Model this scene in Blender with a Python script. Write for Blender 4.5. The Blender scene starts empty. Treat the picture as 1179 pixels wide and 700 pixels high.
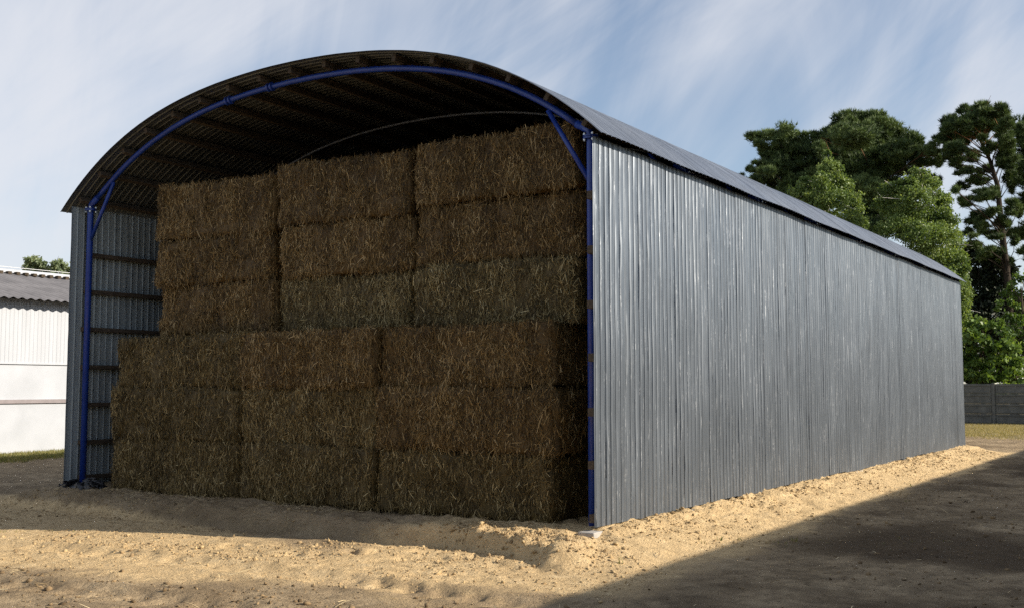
import bpy, math, random
import numpy as np
rng = np.random.default_rng(7)
random.seed(7)
S = bpy.context.scene
COL = S.collection
R = math.radians

# ------------------------------------------------------------------ measures (metres)
CAM = np.array([6.1995, -11.2094, 1.65])
YAW, PITCH = R(33.3), R(4.411)
F, PW, PH, HZ = 1238.0, 1179.0, 700.0, 445.5      # lens measured from the photograph
WID, LEN, MID = 10.26, 21.9, -5.13                 # barn: walls at x=0 and x=-WID
SUN_AZ, SUN_EL = R(19.5), R(25.0)                  # sun from +x turning towards +y
GZ = -0.25                                         # yard level
FWD = np.array([-math.sin(YAW), math.cos(YAW)]); RGT = np.array([math.cos(YAW), math.sin(YAW)])

def at(u, v, d):
    """photo direction + real distance -> world point"""
    X = (u - 589.5) / F * d
    xy = CAM[:2] + FWD * d + RGT * X
    return np.array([xy[0], xy[1], CAM[2] + (HZ - v) / F * d])

# ------------------------------------------------------------------ object helpers
def tag(o, label=None, cat=None, group=None, kind=None):
    if label: o['label'] = label
    if cat: o['category'] = cat
    if group: o['group'] = group
    if kind: o['kind'] = kind
    return o

def empty(name, loc=(0, 0, 0)):
    o = bpy.data.objects.new(name, None); COL.objects.link(o); o.location = loc
    o.empty_display_size = .3
    return o

def link(name, me, mat=None, parent=None, loc=None):
    o = bpy.data.objects.new(name, me); COL.objects.link(o)
    if mat: me.materials.append(mat)
    if parent is not None: o.parent = parent
    if loc is not None: o.location = loc
    return o

def np_mesh(name, V, Fc, attrs=None, smooth=False):
    """V (n,3), Fc (m,k) all faces with k corners; attrs: name -> per-vertex floats"""
    V = np.asarray(V, np.float32); Fc = np.asarray(Fc, np.int32)
    me = bpy.data.meshes.new(name)
    me.vertices.add(len(V)); me.vertices.foreach_set('co', V.ravel())
    m, k = Fc.shape
    me.loops.add(m * k); me.loops.foreach_set('vertex_index', Fc.ravel())
    me.polygons.add(m); me.polygons.foreach_set('loop_start', np.arange(0, m * k, k, dtype=np.int32))
    if smooth: me.polygons.foreach_set('use_smooth', np.ones(m, bool))
    for n, a in (attrs or {}).items():
        at_ = me.attributes.new(n, 'FLOAT', 'POINT'); at_.data.foreach_set('value', np.asarray(a, np.float32))
    me.update(calc_edges=True); me.validate()
    return me

class MB:
    def __init__(s): s.v = []; s.f = []
    def add(s, vs, fs):
        b = len(s.v); s.v += [tuple(map(float, p)) for p in vs]; s.f += [tuple(b + i for i in f) for f in fs]
    def box(s, x0, x1, y0, y1, z0, z1):
        s.add([(x0, y0, z0), (x1, y0, z0), (x1, y1, z0), (x0, y1, z0), (x0, y0, z1), (x1, y0, z1), (x1, y1, z1), (x0, y1, z1)],
              [(3, 2, 1, 0), (4, 5, 6, 7), (0, 1, 5, 4), (1, 2, 6, 5), (2, 3, 7, 6), (3, 0, 4, 7)])
    def tube(s, P, r, n=10, cap=True):
        P = [np.array(p, float) for p in P]; rr = r if hasattr(r, '__len__') else [r] * len(P)
        vs = []; fs = []; prev = None
        for i, p in enumerate(P):
            t = P[min(i + 1, len(P) - 1)] - P[max(i - 1, 0)]; t = t / (np.linalg.norm(t) + 1e-9)
            if prev is None:
                a = np.cross(t, [0, 1, 0] if abs(t[1]) < .9 else [1, 0, 0])
            else:
                a = prev - t * np.dot(prev, t)
            a /= np.linalg.norm(a) + 1e-9; prev = a; b = np.cross(t, a)
            for k in range(n):
                q = 2 * math.pi * k / n; vs.append(p + rr[i] * (a * math.cos(q) + b * math.sin(q)))
        for i in range(len(P) - 1):
            for k in range(n):
                k2 = (k + 1) % n; fs.append((i * n + k, i * n + k2, (i + 1) * n + k2, (i + 1) * n + k))
        if cap: fs.append(tuple(range(n))[::-1]); fs.append(tuple((len(P) - 1) * n + k for k in range(n)))
        s.add(vs, fs)
    def build(s, name, mat, parent=None, smooth=False, bevel=0, loc=None):
        me = bpy.data.meshes.new(name); me.from_pydata(s.v, [], s.f); me.update()
        if smooth: me.shade_smooth()
        o = link(name, me, mat, parent, loc)
        if bevel:
            b = o.modifiers.new('bevel', 'BEVEL'); b.width = bevel; b.segments = 2; b.limit_method = 'ANGLE'
        return o

def copy_tree(o, parent=None):
    c = o.copy(); COL.objects.link(c)
    if parent is not None: c.parent = parent
    for ch in list(o.children): copy_tree(ch, c)
    return c

# ------------------------------------------------------------------ value noise
_T = rng.random((256, 256)).astype(np.float32)
def vnoise(x, y):
    x = np.asarray(x, float); y = np.asarray(y, float)
    xi = np.floor(x).astype(int); yi = np.floor(y).astype(int); fx = x - xi; fy = y - yi
    fx = fx * fx * (3 - 2 * fx); fy = fy * fy * (3 - 2 * fy)
    a = _T[xi & 255, yi & 255]; b = _T[(xi + 1) & 255, yi & 255]; c = _T[xi & 255, (yi + 1) & 255]; d = _T[(xi + 1) & 255, (yi + 1) & 255]
    return (a * (1 - fx) + b * fx) * (1 - fy) + (c * (1 - fx) + d * fx) * fy
def fbm(x, y, o=4, g=.5):
    s = 0; a = 1; n = 0
    for i in range(o):
        s = s + a * (vnoise(x * 2 ** i + 17.3 * i, y * 2 ** i - 9.1 * i) - .5); n += a; a *= g
    return s / n * 2
def sstep(a, b, x):
    t = np.clip((x - a) / (b - a), 0, 1); return t * t * (3 - 2 * t)

# ------------------------------------------------------------------ material helpers
class NT:
    def __init__(s, name):
        s.m = bpy.data.materials.new(name); s.m.use_nodes = True; s.t = s.m.node_tree; s.t.nodes.clear()
        s.out = s.n('ShaderNodeOutputMaterial')
    def n(s, typ, **kw):
        nd = s.t.nodes.new(typ)
        for k, v in kw.items():
            if k.startswith('i_'):
                key = k[2:]; key = int(key) if key.isdigit() else key.replace('_', ' ')
                s.set(nd.inputs[key], v)
            else: setattr(nd, k, v)
        return nd
    def set(s, sock, v):
        if hasattr(v, 'is_output') or isinstance(v, bpy.types.NodeSocket): s.t.links.new(v, sock)
        else: sock.default_value = v
    def pos(s): return s.n('ShaderNodeNewGeometry').outputs['Position']
    def obj(s): return s.n('ShaderNodeTexCoord').outputs['Object']
    def map(s, v, scale, rot=(0, 0, 0), loc=(0, 0, 0)):
        return s.n('ShaderNodeMapping', i_Vector=v, i_Scale=scale, i_Rotation=rot, i_Location=loc).outputs[0]
    def noise(s, v, scale, detail=4, rough=.55, dist=0):
        return s.n('ShaderNodeTexNoise', i_Vector=v, i_Scale=scale, i_Detail=detail, i_Roughness=rough, i_Distortion=dist).outputs['Fac']
    def ramp(s, f, stops):
        r = s.n('ShaderNodeValToRGB', i_Fac=f); e = r.color_ramp.elements
        while len(e) < len(stops): e.new(.5)
        for k, (p, c) in enumerate(stops):
            e[k].position = p
            e[k].color = (*c, 1) if hasattr(c, '__len__') else (c, c, c, 1)
        return r.outputs['Color']
    def mix(s, f, a, b, mode='MIX'):
        m = s.n('ShaderNodeMix', data_type='RGBA', blend_type=mode)
        s.set(m.inputs[0], f); s.set(m.inputs[6], a if not isinstance(a, tuple) else (*a, 1)); s.set(m.inputs[7], b if not isinstance(b, tuple) else (*b, 1))
        return m.outputs[2]
    def math(s, op, a, b=0.0, clamp=False):
        m = s.n('ShaderNodeMath', operation=op, use_clamp=clamp); s.set(m.inputs[0], a); s.set(m.inputs[1], b); return m.outputs[0]
    def attr(s, name): return s.n('ShaderNodeAttribute', attribute_name=name).outputs['Fac']
    def bump(s, h, strength=.5, dist=.02):
        return s.n('ShaderNodeBump', i_Strength=strength, i_Distance=dist, i_Height=h).outputs[0]
    def pbsdf(s, color, rough=.7, metal=0., spec=.3, normal=None, **kw):
        p = s.n('ShaderNodeBsdfPrincipled')
        s.set(p.inputs['Base Color'], (*color, 1) if isinstance(color, tuple) else color)
        s.set(p.inputs['Roughness'], rough); s.set(p.inputs['Metallic'], metal); s.set(p.inputs['Specular IOR Level'], spec)
        if normal is not None: s.set(p.inputs['Normal'], normal)
        return p
    def done(s, sh):
        s.t.links.new(sh.outputs[0] if hasattr(sh, 'outputs') else sh, s.out.inputs['Surface']); return s.m

def mat_sheet(name, base, axis, metal=.55, rough=.42, back=None, bmetal=.15):
    """weathered zinc coated sheet: dull patches, pale scuffs and painted glints along the ribs"""
    t = NT(name); p = t.pos()
    st = t.noise(t.map(p, (5, 5, .5) if axis == 'z' else (.6, 6, .6)), 1.2, 3, .55)
    sc = t.noise(t.map(p, (26, 26, 1.6) if axis == 'z' else (2, 30, 2)), 1.5, 3, .6)
    sp = t.noise(t.map(p, (90, 90, 22) if axis == 'z' else (20, 90, 20)), 1.0, 2, .6)
    patch = t.noise(p, .7, 4)
    c = t.ramp(st, [(.3, tuple(q * .86 for q in base)), (.7, tuple(min(1, q * 1.12) for q in base))])
    c = t.mix(t.math('MULTIPLY', patch, .3), c, tuple(q * .75 for q in base))
    glint_scuff = t.ramp(t.math('MULTIPLY', t.ramp(sc, [(.60, 0.), (.68, 1.)]), t.ramp(sp, [(.42, 0.), (.55, 1.)])), [(0, 0.), (1, 1.)])
    c = t.mix(t.math('MULTIPLY', glint_scuff, .6), c, (.66, .69, .72))  # pale streaks paint glints into the colour, along with worn scuffs
    dk = t.ramp(t.noise(t.map(p, (24, 24, 1.1) if axis == 'z' else (1.5, 24, 1.5), (0, 0, 0), (7, 3, 1)), 1.5, 3, .6), [(.60, 0.), (.70, .55)])
    c = t.mix(dk, c, tuple(q * .45 for q in base))
    rg = t.math('ADD', t.math('MULTIPLY', patch, .2), rough - .1)
    b = t.bump(sp, .08, .003)
    if back is None: return t.done(t.pbsdf(c, rg, metal, .4, b))
    bc = t.ramp(st, [(.3, tuple(q * .85 for q in back)), (.7, back)])       # the sheet's inner face has a pale grey back coat
    mx = t.n('ShaderNodeMixShader'); t.set(mx.inputs[0], t.n('ShaderNodeNewGeometry').outputs['Backfacing'])
    t.t.links.new(t.pbsdf(c, rg, metal, .4, b).outputs[0], mx.inputs[1]); t.t.links.new(t.pbsdf(bc, .45, bmetal, .3, b).outputs[0], mx.inputs[2])
    return t.done(mx)

def mat_wood(name, a, b, ax=(3, .4, 3)):
    t = NT(name); p = t.pos(); g = t.noise(t.map(p, tuple(6 * q for q in ax)), 2.5, 6, .65, .6)
    c = t.ramp(g, [(.3, a), (.7, b)])
    return t.done(t.pbsdf(c, .8, 0, .2, t.bump(g, .4, .01)))

def mat_paint(name, c, rough=.35):
    t = NT(name); p = t.pos(); g = t.noise(p, 5, 5, .6)
    col = t.ramp(g, [(.3, tuple(q * .75 for q in c)), (.65, c)])
    return t.done(t.pbsdf(col, t.math('ADD', t.math('MULTIPLY', g, .25), rough - .12), 0, .5, t.bump(t.noise(p, 60, 2), .06, .004)))

def mat_concrete(name, a, b, sc=6):
    t = NT(name); p = t.pos(); g = t.noise(p, sc, 8, .65); h = t.noise(p, sc * 14, 4, .7)
    c = t.ramp(g, [(.3, a), (.7, b)]); c = t.mix(t.math('MULTIPLY', h, .3), c, tuple(q * .6 for q in a))
    return t.done(t.pbsdf(c, .9, 0, .15, t.bump(h, .5, .008)))

def mat_straw(name, stops):
    t = NT(name); tone = t.attr('tone'); p = t.obj()
    c = t.ramp(tone, stops)
    c = t.mix(t.math('MULTIPLY', t.noise(p, 2.4, 3), .55), c, tuple(q * .55 for q in stops[1][1]))
    h = t.noise(t.map(p, (60, 60, 14)), 1.5, 4, .7)
    return t.done(t.pbsdf(c, .6, 0, .3, t.bump(h, .6, .02)))

def mat_leaf(name, stops, trans=.3, rough=.5, sat=None):
    t = NT(name); c = t.ramp(t.attr('tone'), stops)
    p = t.pbsdf(c, rough, 0, .3)
    tr = t.n('ShaderNodeBsdfTranslucent'); t.set(tr.inputs[0], t.mix(1.0, c, (1.25, 1.2, .5), 'MULTIPLY'))
    mx = t.n('ShaderNodeMixShader'); mx.inputs[0].default_value = trans
    t.t.links.new(p.outputs[0], mx.inputs[1]); t.t.links.new(tr.outputs[0], mx.inputs[2])
    return t.done(mx)

def mat_bark(name, stops, sc=(8, 8, 2)):
    t = NT(name); g = t.noise(t.map(t.pos(), sc), 1.5, 5, .65)
    return t.done(t.pbsdf(t.ramp(g, stops), .9, 0, .1, t.bump(g, .7, .03)))

M = {}
M['wall_sheet'] = mat_sheet('zinc_wall_sheet', (.156, .178, .205), 'z', .66, .41, (.34, .385, .40))
M['roof_sheet'] = mat_sheet('zinc_roof_sheet', (.30, .325, .36), 'arc', .9, .38, (.20, .21, .205), .75)
M['wood'] = mat_wood('rough_brown_batten', (.04, .031, .023), (.12, .092, .068))
M['blue'] = mat_paint('blue_paint', (.013, .046, .29))
M['pale_tube'] = mat_paint('pale_grey_tube', (.26, .29, .36), .4)
M['bolt'] = (lambda t: t.done(t.pbsdf((.6, .6, .6), .35, .9)))(NT('zinc_bolt'))
M['concrete'] = mat_concrete('concrete', (.34, .32, .29), (.5, .47, .43))
M['fence'] = mat_concrete('fence_concrete', (.11, .11, .098), (.22, .215, .19), 3)
M['straw'] = mat_straw('brown_straw', [(0, (.026, .014, .004)), (.32, (.138, .083, .025)), (.65, (.38, .245, .088)), (1, (.82, .62, .33))])
M['straw_olive'] = mat_straw('olive_brown_straw', [(0, (.023, .015, .004)), (.32, (.132, .09, .029)), (.65, (.38, .265, .10)), (1, (.80, .64, .34))])
M['straw_green'] = mat_straw('greenish_straw', [(0, (.026, .02, .007)), (.32, (.135, .095, .034)), (.65, (.39, .295, .12)), (1, (.88, .74, .42))])
M['plastic'] = (lambda t: t.done(t.pbsdf((.012, .012, .014), .35, 0, .5, t.bump(t.noise(t.pos(), 14, 4), .5, .03))))(NT('black_plastic'))
M['white_wall'] = (lambda t: t.done(t.pbsdf(t.ramp(t.noise(t.pos(), 1.2, 5), [(.3, (.36, .38, .41)), (.7, (.43, .45, .485))]), .7, 0, .2)))(NT('white_render'))
M['white_clad'] = (lambda t: t.done(t.pbsdf(t.ramp(t.noise(t.map(t.pos(), (6, 6, .5)), 1, 4), [(.3, (.38, .40, .43)), (.7, (.42, .44, .475))]), .5, 0, .3)))(NT('white_cladding'))
M['grey_roof'] = mat_concrete('grey_fibre_cement', (.15, .145, .15), (.27, .26, .265), 1.2)
M['rail'] = mat_paint('dusty_pink_rail', (.235, .205, .21), .6)
M['shed_wood'] = mat_wood('shed_boards', (.05, .04, .03), (.12, .095, .07), (1, 1, .1))
M['glass'] = (lambda t: t.done(t.pbsdf((.03, .035, .04), .08, 0, .6)))(NT('dark_glass'))
M['pine'] = mat_leaf('pine_needles', [(0, (.024, .044, .016)), (.5, (.075, .118, .04)), (1, (.16, .22, .075))], .12, .6)
M['birch'] = mat_leaf('birch_leaves', [(0, (.06, .105, .03)), (.5, (.145, .215, .065)), (1, (.27, .345, .125))], .35)
M['hazel'] = mat_leaf('broad_leaves', [(0, (.035, .07, .014)), (.5, (.10, .17, .035)), (1, (.20, .29, .08))], .35, .38)
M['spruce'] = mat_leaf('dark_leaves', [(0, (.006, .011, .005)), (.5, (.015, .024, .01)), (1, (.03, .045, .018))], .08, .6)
M['far_leaf'] = mat_leaf('far_leaves', [(0, (.12, .16, .09)), (.5, (.20, .25, .14)), (1, (.32, .36, .21))], .3)
M['pine_bark'] = mat_bark('pine_bark', [(.3, (.09, .05, .03)), (.7, (.30, .155, .08))])
def scots_bark():
    t = NT('scots_pine_bark'); p = t.pos(); g = t.noise(t.map(p, (8, 8, 2)), 1.5, 5, .65)
    lo = t.ramp(g, [(.3, (.022, .018, .014)), (.7, (.06, .047, .037))]); hi = t.ramp(g, [(.3, (.14, .07, .03)), (.7, (.36, .18, .085))])
    z = t.n('ShaderNodeSeparateXYZ', i_Vector=p).outputs[2]
    f = t.ramp(t.math('DIVIDE', z, 20.), [(.80, 0.), (.9, 1.)])           # flaky orange bark only high on the stem
    return t.done(t.pbsdf(t.mix(f, lo, hi), .9, 0, .1, t.bump(g, .7, .03)))
M['pine_bark'] = scots_bark()
M['dark_bark'] = mat_bark('dark_bark', [(.3, (.03, .024, .018)), (.7, (.09, .07, .05))])
M['birch_bark'] = mat_bark('birch_bark', [(.25, (.08, .07, .06)), (.45, (.5, .48, .44)), (.8, (.66, .64, .6))], (3, 3, 9))
M['grass'] = mat_leaf('grass_blades', [(0, (.07, .10, .02)), (.5, (.18, .185, .06)), (1, (.42, .34, .18))], .3)
M['litter'] = (lambda t: t.done(t.pbsdf(t.ramp(t.attr('tone'), [(0, (.16, .1, .05)), (.5, (.4, .29, .14)), (1, (.72, .58, .34))]), .6, 0, .3)))(NT('loose_straw'))
M['clod'] = (lambda t: t.done(t.pbsdf(t.ramp(t.attr('tone'), [(0, (.10, .07, .04)), (.5, (.27, .19, .105)), (1, (.50, .37, .2))]), .95, 0, .1, t.bump(t.noise(t.pos(), 60, 3), .6, .01))))(NT('sand_clods'))

# ------------------------------------------------------------------ ground
def ground_h(x, y):
    """height of the ground without fine noise, plus mask of loose sand"""
    x = np.asarray(x, float); y = np.asarray(y, float)
    wob = .07 * fbm(x * 1.3 + 5, y * .3 + 3, 3)
    g0 = GZ + .03 * fbm(x * .25, y * .25, 3)
    ye = np.interp(x, [-14, -10.6, -4, -1.7, -.35, .15, .5], [-.3, -.45, -.5, -.52, -.92, -1.02, -1.0]) + wob
    w = np.interp(x, [-10, -6, -3, -1.9, -.6, -.1, .3], [.5, .42, .34, .14, .10, .30, .6])
    face = sstep(0, 1, (y - (ye - w)) / w)
    side = sstep(-11.3, -10.2, x) * (1 - sstep(.15, .75, x))
    top = -.035 + .03 * fbm(x * .9, y * .9, 2)
    bank = (top - g0) * face * side * (1 - sstep(22.2, 23.5, y))
    bw = 1.15 + .22 * fbm(x * .2, y * .45 + 7, 2)
    tt = np.clip(x / bw, 0, 1)
    prof = (1 - tt) ** 1.15
    prof = np.where(x < 0, 1, prof)
    berm = (-.008 - g0) * prof * sstep(-1.35, -.35, y + .25 * np.clip(x, 0, 1)) * (1 - sstep(22, 23.2, y)) * (x > -.02)
    h = g0 + np.maximum(bank, berm)
    pit = np.exp(-(((x - .02) / .22) ** 2 + ((y + .2) / .2) ** 2))
    h = h - .15 * pit - .055 * np.exp(-((y - (ye - w - .06)) / .16) ** 2) * side * (y < 2) * (1 - sstep(-1.5, -.7, x))
    # slump at the corner of the bank
    loose = np.clip(np.maximum(bank, berm) / .2, 0, 1)
    return h, loose

def ground_full(x, y):
    h, loose = ground_h(x, y)
    near = 1 - sstep(14, 40, np.hypot(x, y))
    n1 = fbm(x * 2.2, y * 2.2, 3); n2 = fbm(x * 7 + 31, y * 7, 3); n3 = fbm(x * 16 - 3, y * 16 + 8, 2)
    chop = np.clip(fbm(x * .8 + 90, y * .8, 2) * 1.6 + .35, 0, 1)                 # trodden patches
    lump = np.clip(n2 * 1.4, -.6, 1)
    h = h + near * (.018 * n1 + (.014 + .02 * loose) * lump * (.35 + .65 * chop + .5 * loose) + (.009 + .010 * loose) * n3 * (.3 + chop) + .012 * np.clip(n3 * 2 - .5, 0, 1) * chop)
    # churned band just outside the barn's shade and shovel marks on the bank by the wall
    band = np.exp(-((y + 1.15 - .30 * (x + .5)) / .55) ** 2) * sstep(-6, -2, x) * (1 - sstep(.2, .8, x))
    h = h + near * band * .050 * np.clip(fbm(x * 4.5 + 3, y * 4.5 + 50, 2) * 2.4, -1, .5)
    scar = sstep(-1.15, -.8, y) * (1 - sstep(-.5, -.3, y)) * (x < -1.2) * (x > -10.6)
    h = h + .05 * scar * fbm(x * 3.2, y * 1.4 + 60, 3)
    slide = fbm((x * .45 + y) * 5.5, x * 1.1 + 20, 3) * sstep(.02, .25, x) * (1 - sstep(1.0, 1.4, x)) * sstep(-1.2, .4, y) * (1 - sstep(21, 22.5, y))
    h = h + .038 * slide
    for yc in (-3.1, -4.75):                                      # tractor tracks across the front
        c0 = y - yc - .10 * x - .25 * np.sin(x * .35 + yc)
        fr_ = np.exp(-(c0 / .24) ** 4) * (x < 2) * sstep(-16, -12, x)
        h = h - near * fr_ * (.035 + .02 * np.clip(np.sin((x + .5 * np.abs(c0)) * 17) * 2, -1, 1) * np.clip(fbm(x * .6, y * .6 + 77, 2) * 2 + .4, 0, 1)) + near * .03 * np.exp(-((np.abs(c0) - .34) / .09) ** 2) * (.5 + fbm(x * 3, y * 3, 2)) * (x < 2)
    # wheel ruts along the yard
    for xc, a in ((2.4, .02), (4.1, .02)):
        rut = np.exp(-((x - xc - .35 * np.sin(y * .15)) / .16) ** 2); h = h - near * a * rut * (y > -8)
    return h, loose

def axis(parts):
    out = []
    for a, b, s in parts: out.append(np.arange(a, b, s))
    return np.concatenate(out + [[parts[-1][1]]])
def geo(a, b, n): return a * (b / a) ** (np.linspace(0, 1, n))
xs = np.concatenate([-11.5 - geo(2.6, 500, 26)[::-1], axis([(-14, -11.2, .12), (-11.2, -9.5, .06), (-9.5, 1.5, .034), (1.5, 5.2, .06), (5.2, 7, .15)]), 5 + geo(2.6, 500, 24)])
ys = np.concatenate([-6.2 - geo(.5, 400, 24)[::-1], axis([(-6.6, -4.2, .055), (-4.2, .35, .034), (.35, 9, .06), (9, 24, .11), (24, 52, .5)]), 50.5 + geo(2.2, 700, 22)])
GX, GY = np.meshgrid(xs, ys, indexing='ij')
GH, LO = ground_full(GX, GY)
nx, ny = GX.shape
I = np.arange(nx * ny).reshape(nx, ny)
FQ = np.stack([I[:-1, :-1], I[1:, :-1], I[1:, 1:], I[:-1, 1:]], -1).reshape(-1, 4)
x_, y_ = GX, GY
n_big = fbm(x_ * .35, y_ * .35 + 4, 4); n_mid = fbm(x_ * 1.1 + 8, y_ * 1.1, 4)
front = sstep(-4.6, -2.2, y_ + .42 * np.clip(-x_ - 1, 0, 12) * .75 + 1.6 * n_big + .7 * n_mid) * (y_ < 3) * sstep(-13, -10.8, x_ + .5 * n_mid)
sideb = (1 - sstep(.9, 1.7, x_ + .5 * n_mid)) * (x_ > -.3) * sstep(-2.6, -1.2, y_) * (1 - sstep(22.5, 24.5, y_ + n_mid))
sand = np.clip(np.maximum(front * (1 - sstep(.9, 2.0, x_ + .4 * n_mid)), sideb), 0, 1)
sand = np.clip(sand + LO * .6, 0, 1)
sand = sand * (1 - .75 * (1 - sstep(-3.0, -1.4, x_ + .6 * n_mid)) * np.clip(LO * 1.6 + sstep(-2.6, -1.4, y_ + .33 * np.clip(x_, -12, 0) + 1.0), 0, 1) * (y_ < 2))  # browner soil on the left bank, also painting the barn's shade deeper
grass = np.maximum(sstep(31, 35, y_ + 2 * n_big + x_ * .2) * (x_ > -18), sstep(-19.3, -20.4, x_ + .6 * n_mid) * (y_ > -20)) 
grass = np.maximum(grass, .2 * sstep(.05, .5, n_big + .6 * n_mid) * sstep(1.5, 2.8, x_) * (y_ < 20))
grass = np.maximum(grass, sstep(70, 90, np.hypot(x_, y_)))
dark = sstep(1.0, 2.6, x_ + .5 * n_mid) * (y_ < 24) * sstep(-.35, .25, n_big + .5 * n_mid + .15)  # mask over the shed's shadow, where shade is put into the soil colour
t = NT('yard_soil'); p = t.pos()
sa, gr = t.attr('sand'), t.attr('grass')
nA = t.noise(p, .9, 7, .6); nB = t.noise(p, 5, 8, .68); nC = t.noise(p, 38, 4, .7)
dirt_shade = t.ramp(nA, [(.30, (.24, .175, .105)), (.5, (.38, .285, .175)), (.68, (.52, .40, .25))])
dirt_shade = t.mix(t.ramp(nB, [(.42, 0.), (.66, .65)]), dirt_shade, (.11, .08, .05))
dirt_shade = t.mix(t.math('MULTIPLY', t.attr('dark'), .88), dirt_shade, t.ramp(nB, [(.35, (.055, .037, .022)), (.65, (.125, .086, .05))]))  # darker soil here also deepens the shed's shade
sandc = t.ramp(nB, [(.28, (.52, .37, .195)), (.55, (.68, .50, .275)), (.75, (.75, .575, .34))])
sf = t.math('ADD', sa, t.math('MULTIPLY', t.math('SUBTRACT', nB, .5), .9)); sf = t.ramp(sf, [(.25, 0.), (.7, 1.)])
c = t.mix(sf, dirt_shade, sandc)
grc = t.ramp(nB, [(.3, (.16, .14, .06)), (.6, (.28, .22, .115)), (.75, (.38, .30, .17))])
gf = t.ramp(t.math('ADD', gr, t.math('MULTIPLY', t.math('SUBTRACT', nB, .5), .8)), [(.35, 0.), (.75, 1.)])
c = t.mix(gf, c, grc)
nD = t.noise(p, 21, 5, .75); nE = t.noise(p, 95, 3, .6)
c = t.mix(t.ramp(nD, [(.60, 0.), (.68, .55)]), c, (.13, .09, .05))
c = t.mix(t.ramp(nC, [(.58, 0.), (.70, .3)]), c, (.14, .10, .058))
c = t.mix(t.ramp(nE, [(.62, 0.), (.74, .35)]), c, (.55, .44, .28))
hb = t.math('ADD', t.math('MULTIPLY', nB, 1.), t.math('MULTIPLY', nC, .45))
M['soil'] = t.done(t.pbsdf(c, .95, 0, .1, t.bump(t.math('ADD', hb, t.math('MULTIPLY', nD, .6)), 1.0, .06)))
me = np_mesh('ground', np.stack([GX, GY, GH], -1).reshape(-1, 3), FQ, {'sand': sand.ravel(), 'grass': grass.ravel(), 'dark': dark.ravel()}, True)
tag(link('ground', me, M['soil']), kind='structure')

def gz(x, y): return ground_full(np.asarray(x, float), np.asarray(y, float))[0]

# --- loose clods
def clods(n):
    phi = (1 + 5 ** .5) / 2
    iv = np.array([(-1, phi, 0), (1, phi, 0), (-1, -phi, 0), (1, -phi, 0), (0, -1, phi), (0, 1, phi), (0, -1, -phi), (0, 1, -phi), (phi, 0, -1), (phi, 0, 1), (-phi, 0, -1), (-phi, 0, 1)]) / 1.9
    ifc = np.array([(0, 11, 5), (0, 5, 1), (0, 1, 7), (0, 7, 10), (0, 10, 11), (1, 5, 9), (5, 11, 4), (11, 10, 2), (10, 7, 6), (7, 1, 8), (3, 9, 4), (3, 4, 2), (3, 2, 6), (3, 6, 8), (3, 8, 9), (4, 9, 5), (2, 4, 11), (6, 2, 10), (8, 6, 7), (9, 8, 1)])
    k = n // 4
    X = np.concatenate([rng.uniform(-11, 1.4, n), rng.uniform(-7, .1, k), rng.uniform(-1.9, .1, k), np.abs(rng.normal(.25, .5, n)), rng.uniform(1, 5.5, k)])
    Y = np.concatenate([-5.6 + 5.2 * rng.random(n), -1.15 + .36 * (rng.uniform(-7, .1, k)) * 0 + rng.normal(0, .45, k), -.65 + rng.normal(0, .22, k), rng.uniform(-1.2, 21.5, n), rng.uniform(-3, 12, k)])
    Y[n:n + k] += .30 * (X[n:n + k] + .5)
    keep = ((fbm(X * 1.1, Y * 1.1, 3) + rng.normal(0, .3, len(X))) > -.05) & ~((X < .05) & (X > -10.2) & (Y > 0.05))
    X, Y = X[keep], Y[keep]; m = len(X)
    s = np.clip(rng.lognormal(-4.85, .5, m), .003, .028)
    V = iv[None] * (1 + .35 * rng.normal(size=(m, 12, 1))) * (s[:, None, None] * (1 + .35 * rng.normal(size=(m, 1, 3)))) * np.array([1, 1, .75])
    a = rng.random(m) * 6.28; ca, sa_ = np.cos(a)[:, None], np.sin(a)[:, None]
    V = np.stack([V[..., 0] * ca - V[..., 1] * sa_, V[..., 0] * sa_ + V[..., 1] * ca, V[..., 2]], -1)
    V += np.stack([X, Y, gz(X, Y) + s * .25], -1)[:, None]
    Fc = (ifc[None] + 12 * np.arange(m)[:, None, None]).reshape(-1, 3)
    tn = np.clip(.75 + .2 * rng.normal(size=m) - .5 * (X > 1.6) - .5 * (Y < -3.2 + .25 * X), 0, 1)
    return np_mesh('soil_clods', V.reshape(-1, 3), Fc, {'tone': np.repeat(tn, 12)})
tag(link('soil_clods', clods(11000), M['clod']), 'small crumbs of sand and soil scattered over the yard', 'soil', kind='stuff')

def ribbons(P, D, L, W, N, bend, tone):
    """short bent stalks: P start, D direction, N flat normal"""
    side = np.cross(D, N); side /= np.linalg.norm(side, axis=1, keepdims=True) + 1e-9
    L = L[:, None]; w = (W / 2)[:, None]
    m = P + D * L * .5 + N * bend[:, None]; e = P + D * L + N * (bend * .3)[:, None]
    V = np.stack([P - side * w, P + side * w, m - side * w, m + side * w, e - side * w * .6, e + side * w * .6], 1).reshape(-1, 3)
    q = np.array([(0, 1, 3, 2), (2, 3, 5, 4)])
    Fc = (q[None] + 6 * np.arange(len(P))[:, None, None]).reshape(-1, 4)
    return V, Fc, np.repeat(tone, 6)

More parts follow.
